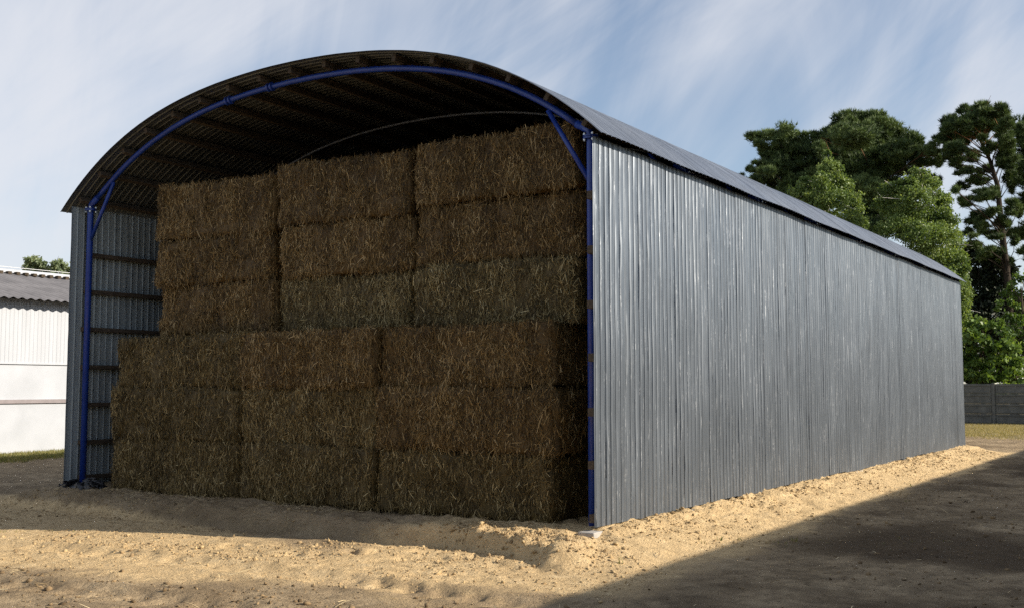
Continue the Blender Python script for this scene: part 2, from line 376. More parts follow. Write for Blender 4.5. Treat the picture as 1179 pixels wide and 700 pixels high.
def litter(n):
    X = np.concatenate([rng.uniform(-9.4, -.5, n // 2), rng.uniform(-11, 1.5, n), rng.uniform(-10, -.3, n // 2), rng.uniform(.1, 5, n // 4)])
    Y = np.concatenate([.12 - np.abs(rng.normal(0, .18, n // 2)), rng.uniform(-5.6, -.3, n), rng.uniform(-.75, .25, n // 2), rng.uniform(-3, 9, n // 4)])
    keep = fbm(X * .7 + 40, Y * .7, 3) + rng.normal(0, .35, len(X)) > 0; X, Y = X[keep], Y[keep]; m = len(X)
    a = rng.random(m) * 6.28; D = np.stack([np.cos(a), np.sin(a), rng.normal(0, .16, m)], -1)
    N = np.stack([rng.normal(0, .3, m), rng.normal(0, .3, m), np.ones(m)], -1)
    L = np.clip(rng.lognormal(-2.5, .5, m), .03, .3); W = rng.uniform(.004, .010, m)
    return ribbons(np.stack([X, Y, gz(X, Y) + .008], -1), D, L, W, N, rng.uniform(0, .012, m), rng.random(m))
V, Fc, tn = litter(2600)
tag(link('straw_litter', np_mesh('straw_litter', V, Fc, {'tone': tn}), M['litter']), 'loose stalks of straw strewn over the sand', 'straw', kind='stuff')

def grass_mesh():
    def area(n, x0, x1, y0, y1, f, hmin, hmax, t0, t1):
        X = rng.uniform(x0, x1, n); Y = rng.uniform(y0, y1, n); k = rng.random(n) < f(X, Y); X, Y = X[k], Y[k]
        m = len(X); return X, Y, rng.uniform(hmin, hmax, m), rng.uniform(t0, t1, m)
    A = [area(42000, -9, 5, 29, 49.2, lambda x, y: sstep(30, 34.5, y + x * .2 + 2 * fbm(x * .4, y * .4, 3)) * (.35 + .65 * (fbm(x * .7, y * .7, 3) > -.1)), .03, .10, .75, 1),
         area(14000, -22.4, -19.2, 2, 17, lambda x, y: sstep(-19.2, -20.4, x + .5 * fbm(x, y, 3)), .05, .14, .35, .8),
         area(500, 1.6, 5.6, -3, 15, lambda x, y: sstep(.2, .5, fbm(x * .35, y * .35 + 4, 4) + .6 * fbm(x * 1.1 + 8, y * 1.1, 4)) * .8, .015, .04, .3, .9),
         area(90, .8, 1.8, -2, 20, lambda x, y: sstep(.1, .3, fbm(x * 1.2, y * 1.2, 2)), .03, .1, .2, .8),
         area(260, -10, 0, -4.6, -2.4, lambda x, y: sstep(.25, .45, fbm(x * .9 + 3, y * .9, 2)), .02, .05, .3, .9)]
    X, Y, Hh, T = (np.concatenate(q) for q in zip(*A))
    rep = 4; X = np.repeat(X, rep) + rng.normal(0, .03, len(X) * rep); Y = np.repeat(Y, rep) + rng.normal(0, .03, len(Y) * rep)
    Hh = np.repeat(Hh, rep) * rng.uniform(.6, 1.2, len(X)); T = np.clip(np.repeat(T, rep) + rng.normal(0, .1, len(X)), 0, 1); m = len(X)
    b = np.stack([X, Y, gz(X, Y) - .01], -1); a = rng.random(m) * 6.28; s = np.stack([np.cos(a), np.sin(a), 0 * a], -1) * (.006 + .05 * Hh)[:, None]
    tip = b + np.stack([rng.normal(0, .35, m), rng.normal(0, .35, m), np.ones(m)], -1) * Hh[:, None]
    V = np.stack([b - s, b + s, tip], 1).reshape(-1, 3)
    return np_mesh('grass', V, np.arange(3 * m).reshape(-1, 3), {'tone': np.repeat(T, 3)})
tag(link('grass', grass_mesh(), M['grass']), 'thin dry grass growing on the yard edges', 'grass', kind='stuff')

# ------------------------------------------------------------------ barn
barn = tag(empty('hay_barn', (0, 0, 0)), 'long open fronted barn with arched zinc sheet roof and blue tubular frames', 'barn')
def drop(d): return .03387 * d * d + .000983 * d ** 4
ZA = 6.38
def arc(d, off=0.0):
    """roof line at distance d from the axis, moved inward along the normal"""
    z = ZA - drop(abs(d)); s = -(2 * .03387 * abs(d) + 4 * .000983 * abs(d) ** 3) * (1 if d >= 0 else -1)
    n = np.array([s, -1.0]); n /= np.linalg.norm(n)          # inward
    return np.array([d + off * n[0], z + off * n[1]])
dd = np.linspace(0, 5.30, 1200); al = np.concatenate([[0], np.cumsum(np.hypot(np.diff(dd), np.diff(drop(dd))))])
def d_at(s): return math.copysign(float(np.interp(abs(s), al, dd)), s)
STOT = al[-1]

PITCH_R = .125
def rib_profile(length, seed, HR=.011, var=.12):
    """wide flats with narrow grooves, hand-bent edges; returns positions along, offsets and sheet index"""
    r = np.random.default_rng(seed + 70)
    a, o, k = [], [], []; n = int(round(length / PITCH_R)); p = length / n
    for i in range(n):
        g = np.clip(r.normal(.95, var), .15, 1.3); gw = r.uniform(.8, 1.3); tl = r.normal(0, .0006 + var * .004)
        for q, h in ((0, -g), (.15 * gw, -g), (.15 * gw + .022, -.12 * g), (.15 * gw + .045, 0), (.93, 0), (.97, -.12 * g)):
            a.append((i + q) * p); o.append(HR + h * HR + (tl * (q - .5) * 2 if h > -.5 else 0)); k.append(i // 9)
    a.append(length); o.append(0); k.append((n - 1) // 9)
    return np.array(a), np.array(o), np.array(k)

def corr_wall(name, x, sign, z0, z1, seed, hr, var, rows=26):
    r = np.random.default_rng(seed)
    a, o, k = rib_profile(LEN, seed, hr, var); ns = k.max() + 1
    tilt = r.normal(0, .009, ns); lift = r.uniform(0, .004, ns); zb = z0 + r.uniform(-.03, .03, ns) ; zt = z1
    V = []; F_ = []; base = 0
    zr = np.linspace(0, 1, rows)
    for s in range(ns):
        idx = np.where(k == s)[0]
        if s < ns - 1: idx = np.append(idx, idx[-1] + 1)
        aa = a[idx]; oo = o[idx].copy(); w = aa - aa[0]
        if s < ns - 1: aa = aa.copy(); aa[-1] += .02
        Z = zb[s] + (zt - zb[s]) * zr
        dent = r.normal(0, .0004, (len(idx), rows)); dent += np.interp(zr, np.linspace(0, 1, 8), r.normal(0, .003, 8))[None]
        X = x + sign * (oo[:, None] + lift[s] + tilt[s] * (w[:, None] - w.max() / 2) + dent)
        Y = np.repeat(aa[:, None], rows, 1) + r.normal(0, .0012, (len(idx), rows)); ZZ = np.repeat(Z[None], len(idx), 0)
        V.append(np.stack([X, Y, ZZ], -1).reshape(-1, 3))
        J = np.arange(len(idx) * rows).reshape(len(idx), rows) + base; base += len(idx) * rows
        q = np.stack([J[:-1, :-1], J[1:, :-1], J[1:, 1:], J[:-1, 1:]], -1).reshape(-1, 4)
        F_.append(q if sign > 0 else q[:, ::-1])
    return np_mesh(name, np.concatenate(V), np.concatenate(F_))
link('side_wall', corr_wall('side_wall', 0.0, 1, -.01, 4.665, 3, .018, .32), M['wall_sheet'], barn)
link('side_wall', corr_wall('side_wall', -WID, -1, -.10, 4.76, 4, .009, .15), M['wall_sheet'], barn)

# roof: ribs run over the arch
def roof_mesh():
    r = np.random.default_rng(5); y0, y1 = -.11, LEN + .12
    a, o, k = rib_profile(y1 - y0, 5); seg = 56
    ss = np.linspace(-STOT, STOT, seg + 1); ns = k.max() + 1; lift = r.uniform(0, .010, ns)
    V = np.zeros((len(a), seg + 1, 3))
    for j, s in enumerate(ss):
        d = d_at(s); p0 = arc(d, 0); p1 = arc(d, -1); n = p1 - p0
        dn = o + lift[k] + r.normal(0, .0008, len(a)) + .006 * (np.abs(ss[j] / STOT) > .99) * np.sin(a * 2.1)
        V[:, j, 0] = MID + p0[0] + n[0] * dn; V[:, j, 1] = a + y0; V[:, j, 2] = p0[1] + n[1] * dn
    J = np.arange(len(a) * (seg + 1)).reshape(len(a), seg + 1)
    q = np.stack([J[:-1, :-1], J[:-1, 1:], J[1:, 1:], J[1:, :-1]], -1).reshape(-1, 4)
    return np_mesh('roof', V.reshape(-1, 3), q)
link('roof', roof_mesh(), M['roof_sheet'], barn)
# closed rear end
a, o, k = rib_profile(WID, 9); n = len(a); Vr = []
for i in range(n):
    x = -WID + a[i]; zt = ZA - drop(abs(x - MID)) - .01; yy = LEN - .05 + o[i]
    for q in np.linspace(0, 1, 5): Vr.append((x, yy, -.1 + (zt + .1) * q))
J = np.arange(n * 5).reshape(n, 5); q = np.stack([J[:-1, :-1], J[:-1, 1:], J[1:, 1:], J[1:, :-1]], -1).reshape(-1, 4)
link('rear_wall', np_mesh('rear_wall', Vr, q), M['wall_sheet'], barn)
# purlins: seventeen brown battens under the roof
for i in range(17):
    s = (i - 8) * (STOT * 2 - .75) / 16; d = d_at(s); p = arc(d, .062); q = arc(d, .163); nrm = (q - p) / np.linalg.norm(q - p); tn_ = np.array([nrm[1], -nrm[0]])
    w = .034; b = MB(); y0 = .03 + .05 * random.random()
    c0 = arc(d, .003)
    cs = [c0 - tn_ * w, c0 + tn_ * w, c0 + tn_ * w + nrm * .098, c0 - tn_ * w + nrm * .098]
    vs = [(MID + c[0], y, c[1]) for y in (y0, LEN - .1) for c in cs]
    b.add(vs, [(0, 1, 2, 3), (7, 6, 5, 4), (0, 4, 5, 1), (1, 5, 6, 2), (2, 6, 7, 3), (3, 7, 4, 0)])
    b.build('purlin', M['wood'], barn, bevel=.006)
# girts on both long walls
for z in (.10, .72, 1.36, 2.0, 2.65, 3.3, 3.95):
    for sgn in (0, 1):
        b = MB(); y0 = .02 + .03 * random.random() if sgn == 0 else .20 + .09 * random.random()
        jz = random.uniform(-.015, .015)
        if sgn == 0: b.box(-.105, -.022, y0, LEN - .1, z - .05 + jz, z + .05 + jz)
        else: b.box(-WID + .022, -WID + .10, y0, LEN - .1, z - .04 + jz, z + .033 + jz)
        b.build('girt', M['wood'], barn, bevel=.006)
# concrete strip footings
for x0, x1 in ((-.16, .055), (-WID - .055, -WID + .16)):
    b = MB(); b.box(x0, x1, -.13, LEN + .1, -.6, -.035); b.build('footing', M['concrete'], barn, bevel=.012)
# blue tubular arches
DC = 4.965
def frame(y, rad=.043, mat='blue'):
    fr = MB(); pts = []
    s_end = float(np.interp(DC - .10, dd, al))
    for s in np.linspace(-s_end, s_end, 49):
        q = arc(d_at(s), .152); pts.append((MID + q[0], 0, q[1]))
    # keep the ends over the columns
    fr.tube(pts, rad, 14)
    o = fr.build('arch_frame', M[mat], barn, True, loc=(0, y, 0))
    zt = pts[0][2]
    for sg in (-1, 1):
        xc = MID + sg * DC
        e = pts[0] if sg < 0 else pts[-1]
        c = MB(); c.tube([(xc, 0, -.35), (xc, 0, zt - .26), (xc - sg * .012, 0, zt - .1), (e[0], 0, e[2] + .002)], .053, 14); c.build('column', M['blue'], o, True)
        pl = MB(); dxy = np.array([e[0] - xc, 0, .1]); 
        pl.tube([(xc, 0, zt - .215), (xc, 0, zt - .195)], .098, 16); pl.tube([(xc, 0, zt - .190), (xc, 0, zt - .17)], .098, 16); f_ = pl.build('flange', M['blue'], o)
        for q in range(4):
            bo = MB(); aa = math.pi / 4 + q * math.pi / 2; bx, by = xc + .08 * math.cos(aa), .08 * math.sin(aa)
            bo.tube([(bx, by, zt - .245), (bx, by, zt - .236), (bx, by, zt - .235), (bx, by, zt - .218), (bx, by, zt - .217), (bx, by, zt - .167), (bx, by, zt - .166), (bx, by, zt - .150), (bx, by, zt - .149), (bx, by, zt - .14)], [.011, .011, .02, .02, .011, .011, .02, .02, .011, .011], 6)
            bo.build('bolt', M['bolt'], o)
        top = arc(DC - .50, .21); br = MB(); br.tube([(xc - sg * .03, 0, zt - .72), (MID + sg * top[0], 0, top[1])], .032, 10); br.build('brace', M['blue'], o, True)
    for s in (-1.55, -.62) if mat == 'blue' else ():
        q0 = arc(d_at(s - .02), .152); q1 = arc(d_at(s + .02), .152); r0 = arc(d_at(s - .025), .152); r1 = arc(d_at(s - .055), .152); r2 = arc(d_at(s + .055), .152)
        cl = MB(); P3 = lambda q: (MID + q[0], 0, q[1])
        cl.tube([P3(r1), P3(q0)], .068, 14); cl.tube([P3(q1), P3(r2)], .068, 14); cl.build('coupling', M['blue'], o)
    return o
f0 = frame(.25)
f1 = frame(3.15, .019, 'pale_tube')
for i in range(2, 8):
    c = copy_tree(f1, barn); c.location = (0, .25 + i * 2.95 if i < 7 else 21.4, 0)

# ------------------------------------------------------------------ straw bales
BS, BG = M['straw'], M['straw_green']
def bale(x0, x1, yf, dep, z0, z1, mat, label, seed, roll=0., yaw=0.):
    r = np.random.default_rng(seed)
    W, D, H = x1 - x0, dep, z1 - z0
    V = []; F_ = []; base = 0; T = []
    ox, oz = r.uniform(0, 90, 2); tb = r.normal(0, .05) if mat is not BG else (.07 if x1 < -2 else -.01)
    def bulge(p):
        """soft box: round the edges, sag the middle, add hollows"""
        p = p.copy(); hx, hy, hz = W / 2, D / 2, H / 2
        fx = np.abs(p[:, 0]) / hx; fy = np.abs(p[:, 1]) / hy; fz = np.abs(p[:, 2]) / hz
        rd = .045
        for (i, f1, f2, hh) in ((0, fy, fz, hx), (1, fx, fz, hy), (2, fx, fy, hz)):
            e = np.clip((np.maximum(f1, f2) - .86) / .14, 0, 1) ** 2
            p[:, i] -= np.sign(p[:, i]) * rd * e * (np.abs(p[:, i]) > hh * .98) * (.6 if i == 2 else 1)
        n1 = fbm(p[:, 0] * 2.2 + ox + p[:, 1], p[:, 2] * 2.6 + oz, 3); n2 = fbm(p[:, 0] * 9 + ox, p[:, 2] * 4 + oz + p[:, 1] * 6, 3)
        fl = fbm(p[:, 0] * 4.5 + oz, p[:, 2] * .6 + ox, 2)
        d = .045 * n1 + .03 * n2 + .025 * fl
        p[:, 1] += np.where(np.abs(p[:, 1]) > hy * .9, -np.sign(-p[:, 1]) * d, 0)
        p[:, 0] += np.where(np.abs(p[:, 0]) > hx * .9, np.sign(p[:, 0]) * d, 0)
        p[:, 2] += np.where((p[:, 2] > hz * .9), d * .7, 0)
        return p, n2
    spec = [('y', -1, W, H), ('y', 1, W, H), ('x', -1, D, H), ('x', 1, D, H), ('z', 1, W, D), ('z', -1, W, D)]
    for ax, sg, a_, b_ in spec:
        na, nb = max(6, int(a_ / .05)), max(6, int(b_ / .05))
        if (ax, sg) in (('y', 1), ('z', -1)): na, nb = 8, 6
        A, B = np.meshgrid(np.linspace(-a_ / 2, a_ / 2, na), np.linspace(-b_ / 2, b_ / 2, nb), indexing='ij'); A, B = A.ravel(), B.ravel()
        if ax == 'y': p = np.stack([A, np.full_like(A, sg * D / 2), B], -1)
        elif ax == 'x': p = np.stack([np.full_like(A, sg * W / 2), A, B], -1)
        else: p = np.stack([A, B, np.full_like(A, sg * H / 2)], -1)
        p, n2 = bulge(p); J = np.arange(na * nb).reshape(na, nb) + base; base += na * nb
        V.append(p); T.append(np.clip(.2 + .18 * n2, 0, 1)); F_.append(np.stack([J[:-1, :-1], J[1:, :-1], J[1:, 1:], J[:-1, 1:]], -1).reshape(-1, 4))
        dens = {('y', -1): 4200, ('x', 1): 1600, ('x', -1): 1800, ('z', 1): 1000}.get((ax, sg), 0)
        n = int(dens * a_ * b_)
        if not n: continue
        A = r.uniform(-a_ / 2, a_ / 2, n); B = r.uniform(-b_ / 2, b_ / 2, n)
        keep = fbm(A * 5 + ox, B * 5 + oz, 3) + r.normal(0, .35, n) > -.22; A, B = A[keep], B[keep]; n = len(A)
        if ax == 'y': p = np.stack([A, np.full_like(A, sg * D / 2), B], -1); N = np.array([0, sg, 0.]); U1, U2 = np.array([1., 0, 0]), np.array([0, 0, 1.])
        elif ax == 'x': p = np.stack([np.full_like(A, sg * W / 2), A, B], -1); N = np.array([sg, 0, 0.]); U1, U2 = np.array([0, 1., 0]), np.array([0, 0, 1.])
        else: p = np.stack([A, B, np.full_like(A, sg * H / 2)], -1); N = np.array([0, 0, 1.]); U1, U2 = np.array([1., 0, 0]), np.array([0, 1., 0])
        p, _ = bulge(p)
        ang = np.where(r.random(n) < .84, r.normal(math.pi / 2, .42, n), r.uniform(0, math.pi, n)) if ax != 'z' else r.uniform(0, math.pi, n)
        out = np.abs(r.normal(.10, .16, n)); wild = r.random(n) < .08; out[wild] = r.uniform(.4, 1.1, wild.sum())
        ang += math.pi * (r.random(n) < .5)
        Dr = np.cos(ang)[:, None] * U1 + np.sin(ang)[:, None] * U2 + out[:, None] * N; Dr /= np.linalg.norm(Dr, axis=1, keepdims=True)
        L = np.clip(r.lognormal(-2.5, .42, n), .03, .24); L[wild] *= .8; Wd = r.uniform(.0035, .0095, n)
        Nn = N[None] + .55 * r.normal(size=(n, 3)); 
        tone = np.clip(.34 + tb + .24 * r.normal(size=n) + .22 * fbm(A * 3 + oz, B * 1.2 + ox, 3), .02, 1); hi = r.random(n) < .032; tone[hi] = r.uniform(.75, 1, hi.sum())
        st = p - Dr * (L * .5)[:, None] + N * r.uniform(-.004, .03, n)[:, None]
        # stay inside the bale's own outline near its edges
        v, f, tt = ribbons(st, Dr, L, Wd, Nn, r.normal(0, .010, n), tone)
        V.append(v); F_.append(f + base); base += len(v); T.append(tt)
    V = np.concatenate(V); me = np_mesh('straw_bale', V, np.concatenate(F_), {'tone': np.concatenate(T)})
    o = link('straw_bale', me, mat, None, ((x0 + x1) / 2, yf + D / 2, (z0 + z1) / 2))
    o.rotation_euler = (0, roll, yaw)
    return tag(o, label, 'straw bale', 'big straw bales stacked in the barn')
low = [(-9.28, -6.24), (-6.22, -3.55), (-3.52, -.72)]
lz = [-.04, .80, 1.63, 2.45]
lowlab = [["brown straw bale on the ground at the lower stack's left end, near the black plastic",
           "brown straw bale on the sand in the middle of the lower stack's bottom layer",
           "brown straw bale on the ground at the lower stack's right end, beside the dark gap"],
          ["brown straw bale bulging out at the left end of the lower stack's second layer",
           "brown straw bale in the very middle of the lower stack, bales on all sides",
           "brown straw bale at the right end of the lower stack's second layer"],
          ["brown straw bale topping the left end of the lower stack, near the left blue column",
           "reddish brown straw bale topping the lower stack's middle, under the pale greenish bale",
           "brown straw bale topping the lower stack's right end, under the mixed green bale"]]
k = 0
for L in range(3):
    for cI in range(3):
        x0, x1 = low[cI]; k += 1; j = random.uniform
        sh = (-.06 if (L, cI) == (1, 0) else .05 if (L, cI) == (2, 0) else 0) 
        bale(x0 + j(-.03, .03) + sh, x1 + j(-.03, .02) + (.05 if (L, cI) == (1, 2) else 0), .17 + j(-.05, .07) + (.05 if L == 2 else 0), 1.25, lz[L], lz[L + 1] + .01, BS if (L, cI) in ((2, 1), (2, 2), (1, 2)) else M['straw_olive'], lowlab[L][cI], 100 + k, j(-.006, .006), j(-.012, .012))
up = [(-8.66, -5.96), (-5.84, -3.24), (-3.12, -.50)]
uz = [[2.48, 3.30, 4.06, 4.97], [2.48, 3.28, 4.09, 5.02], [2.46, 3.31, 4.17, 5.03]]
uplab = [["brown straw bale at the foot of the upper stack's left column",
          "greenish grey straw bale with pale stalks at the foot of the upper stack's middle column",
          "dull mixed brown and green straw bale at the foot of upper stack's right column"],
         ["brown straw bale halfway up the upper stack's left column",
          "brown straw bale directly above the pale greenish bale in the upper stack",
          "brown straw bale halfway up the upper stack's right column, by the blue brace"],
         ["brown straw bale topping the left column, lowest of the three top bales",
          "brown straw bale topping the upper stack's middle column",
          "dark brown straw bale topping the right column, highest of all and behind the blue brace"]]
for L in range(3):
    for cI in range(3):
        x0, x1 = up[cI]; k += 1; j = random.uniform
        bale(x0 + j(-.04, .04), x1 + j(-.03, .03), .56 + j(-.04, .06), 1.25, uz[cI][L], uz[cI][L + 1], BG if (L, cI) in ((0, 1), (0, 2)) else BS, uplab[L][cI], 200 + k,
             (.030 if (L, cI) == (2, 0) else .02 if (L, cI) == (2, 1) else -.004 if L == 2 else j(-.006, .006)), j(-.012, .012))

# crumpled black plastic at the foot of the left column
def heap(x0, x1, y0, y1, h, seed, label):
    r = np.random.default_rng(seed); n = 26
    A, B = np.meshgrid(np.linspace(0, 1, n), np.linspace(0, 1, n), indexing='ij')
    X = x0 + (x1 - x0) * A + .02 * r.normal(size=A.shape); Y = y0 + (y1 - y0) * B + .02 * r.normal(size=A.shape)
    e = np.clip(4 * A * (1 - A), 0, 1) * np.clip(4 * B * (1 - B), 0, 1)
    Z = gz(X, Y) - .03 + (h * (.65 + .7 * fbm(A * 4 + seed, B * 4, 3)) + .03) * e ** .45
    J = np.arange(n * n).reshape(n, n); q = np.stack([J[:-1, :-1], J[1:, :-1], J[1:, 1:], J[:-1, 1:]], -1).reshape(-1, 4)
    tag(link('plastic_sheet', np_mesh('plastic_sheet', np.stack([X, Y, Z], -1).reshape(-1, 3), q), M['plastic']), label, 'plastic sheet')
heap(-9.98, -9.35, -.12, .25, .17, 31, 'larger heap of black plastic sheet between the left blue column and the straw')
heap(-10.24, -10.02, -.14, .22, .13, 32, 'small heap of black plastic sheet against the zinc wall left of the blue column')

# ------------------------------------------------------------------ concrete panel fence
fy = 49.4
fence = tag(empty('panel_fence', (-3.5, fy, GZ)), 'dark grey concrete panel fence standing below the trees behind the barn', 'fence')
def fpanel(parent, xa, xb):
    b = MB()
    for kz in range(4):
        z0 = kz * .52; b.box(xa, xb, -.025, .025, z0 + .002, z0 + .515)
        for (p, q, r_, s_) in ((xa + .06, xb - .06, z0 + .06, z0 + .12), (xa + .06, xb - .06, z0 + .41, z0 + .47), (xa + .06, xa + .12, z0 + .122, z0 + .408), (xb - .12, xb - .06, z0 + .122, z0 + .408)):
            b.box(p, q, -.055, -.0275, r_, s_)
    return b.build('panel', M['fence'], parent)
for i in range(-9, 6):
    xa = i * 2.08 - .17
    b = MB(); b.box(xa - .075, xa + .075, -.085, .085, -.4, 2.12); b.build('post', M['fence'], fence, bevel=.015)
    if i < 5: fpanel(fence, xa + .078, xa + 2.08 - .078)

# ------------------------------------------------------------------ white farm building on the left
bx, by0, by1 = -22.6, -14.0, 46.0
wb = tag(empty('farm_building', (bx, 0, GZ)), 'white walled farm building with grey corrugated roof left of the barn', 'building')
b = MB(); b.box(-9.0, 0, by0, by1, -.3, 2.58); b.build('wall', M['white_wall'], wb)
a, o, k = rib_profile(by1 - by0, 3); n = len(a)
def strip(name, z0, z1, x, mat, amp=1.0):
    Vv = [(x + o[i] * amp * .55, by0 + a[i], z) for i in range(n) for z in (z0, z1)]
    J = np.arange(n * 2).reshape(n, 2); q = np.stack([J[:-1, 0], J[1:, 0], J[1:, 1], J[:-1, 1]], -1)
    return link(name, np_mesh(name, Vv, q), mat, wb)
strip('cladding', 2.60, 4.42, .012, M['white_clad'], 1.3)
b = MB(); b.box(.0, .05, by0, by1, 2.56, 2.61); b.build('flashing', M['white_clad'], wb)
b = MB(); b.box(.003, .06, by0, by1, 1.44, 1.55); b.build('wall_rail', M['rail'], wb)
b = MB(); b.box(-8.9, -.05, by0 + .1, by1 - .1, 2.58, 4.4); b.build('core', M['white_wall'], wb)
EX, EZ, RX, RZ = .55, 4.42, -4.5, 5.62
def wavy_roof(x0, z0, x1, z1):
    m = int((by1 - by0) / .27) * 6; yy = np.linspace(by0 - .3, by1 + .3, m); wv = .026 * np.sin(yy * 2 * math.pi / .27)
    rows = 6; Vv = []
    for q in np.linspace(0, 1, rows):
        st = -.02 * (int(q * 2.99) - q * 3 + 1)
        Vv.append(np.stack([np.full(m, x0 + (x1 - x0) * q), yy, z0 + (z1 - z0) * q + wv + st], -1))
    J = np.arange(rows * m).reshape(rows, m); qd = np.stack([J[:-1, :-1], J[:-1, 1:], J[1:, 1:], J[1:, :-1]], -1).reshape(-1, 4)
    return np_mesh('roof', np.concatenate(Vv), qd, None, True)
rf = link('roof', wavy_roof(EX, EZ, RX, RZ), M['grey_roof'], wb)
link('roof', wavy_roof(2 * RX - EX, EZ, RX, RZ), M['grey_roof'], wb)
b = MB(); b.tube([(RX, by0 - .35, RZ + .06), (RX, by1 + .35, RZ + .06)], .10, 10); b.build('ridge_cap', M['white_clad'], rf)
for i in range(90):
    b = MB(); b.box(RX + .14, RX + .30, by0 + 8 + i * .3, by0 + 8.13 + i * .3, RZ - .045, RZ + .05); b.build('ridge_gap_block', M['dark_bark'], rf)
b = MB(); b.tube([(RX + .02, by0, RZ + .22), (RX + .02, by1, RZ + .22)], .010, 6)
for i in range(20): b.tube([(RX + .02, by0 + 1 + i * 3.0, RZ + .1), (RX + .02, by0 + 1 + i * 3.0, RZ + .22)], .010, 6)
b.build('lightning_wire', M['bolt'], rf)

# ------------------------------------------------------------------ long shed on the near side of the yard (it throws the shade on the right)
sx = 9.6
sh = tag(empty('timber_shed', (sx, 10, GZ)), 'long low timber shed parallel to the barn, shading the right of the yard', 'shed')
b = MB(); b.box(.35, 8, -36, 40, -.3, 3.75); b.build('wall', M['shed_wood'], sh)
HS = (sx - 1.12) / math.cos(SUN_AZ) * math.tan(SUN_EL)
b = MB(); b.add([(0, -36.5, HS), (0, 40.5, HS), (4.2, 40.5, HS + 1.0), (4.2, -36.5, HS + 1.0), (8.4, 40.5, HS), (8.4, -36.5, HS),
                 (0, -36.5, HS - .09), (0, 40.5, HS - .09), (4.2, 40.5, HS + .9), (4.2, -36.5, HS + .9), (8.4, 40.5, HS - .09), (8.4, -36.5, HS - .09)],
                [(0, 3, 2, 1), (3, 5, 4, 2), (6, 7, 8, 9), (9, 8, 10, 11), (0, 1, 7, 6), (5, 11, 10, 4), (0, 6, 9, 3), (3, 9, 11, 5), (1, 2, 8, 7), (2, 4, 10, 8)])
b.build('roof', M['grey_roof'], sh)
for i in range(6):
    yw = -30 + i * 12; b = MB(); b.box(.29, .347, yw, yw + 1.3, 1.2, 2.1); fr = b.build('window', M['wood'], sh)
    b = MB(); b.box(.275, .287, yw + .08, yw + 1.22, 1.28, 2.02); b.build('pane', M['glass'], fr)

# ------------------------------------------------------------------ trees
def ell_points(c, rad, n, r, flat=False, shell=.4):
    """foliage of one bough: uneven sprays inside a rough ellipsoid"""
    k = max(6, int(n / 38))
    u = r.normal(size=(k, 3)); u /= np.linalg.norm(u, axis=1, keepdims=True)
    cc = c + u * (r.random((k, 1)) ** .45) * rad * 1.08
    sr = rad[None] * r.uniform(.16, .5, (k, 1)) * r.uniform(.75, 1.3, (k, 3)) * (np.array([1.0, 1.0, .8]) if flat else 1)
    i = r.integers(0, k, n)
    v = r.normal(size=(n, 3)); v /= np.linalg.norm(v, axis=1, keepdims=True)
    if flat: v[:, 2] = np.where(v[:, 2] < 0, v[:, 2] * .55, v[:, 2])
    q = shell + (1 - shell) * r.random(n) ** .6
    q = np.where(r.random(n) < .14, q * r.uniform(1.1, 1.9, n), q)          # stray sprigs
    return cc[i] + v * q[:, None] * sr[i], v, r.normal(0, .17, k)[i]

def tuft_mesh(P, Dv, r, L, W, k, spread, tone):
    n = len(P); P = np.repeat(P, k, 0); D = np.repeat(Dv, k, 0) + spread * r.normal(size=(n * k, 3)); D /= np.linalg.norm(D, axis=1, keepdims=True)
    s = np.cross(D, r.normal(size=(n * k, 3))); s /= np.linalg.norm(s, axis=1, keepdims=True)
    ln = L * r.uniform(.6, 1.25, (n * k, 1)); V = np.stack([P - s * W, P + s * W, P + D * ln], 1).reshape(-1, 3)
    return np_mesh('crown', V, np.arange(3 * n * k).reshape(-1, 3), {'tone': np.repeat(np.repeat(tone, k), 3)})

def leaf_mesh(P, r, L, W, tone, droop=.4):
    n = len(P); D = r.normal(size=(n, 3)); D[:, 2] -= droop; D /= np.linalg.norm(D, axis=1, keepdims=True)
    s = np.cross(D, r.normal(size=(n, 3))); s /= np.linalg.norm(s, axis=1, keepdims=True); up = np.cross(s, D)
    ln = L * r.uniform(.6, 1.3, (n, 1)); w = W * r.uniform(.7, 1.2, (n, 1)) / 2
    V = np.stack([P, P + D * ln * .45 + s * w + up * ln * .06, P + D * ln, P + D * ln * .45 - s * w + up * ln * .06], 1).reshape(-1, 3)
    return np_mesh('crown', V, np.arange(4 * n).reshape(-1, 4), {'tone': np.repeat(tone, 4)})

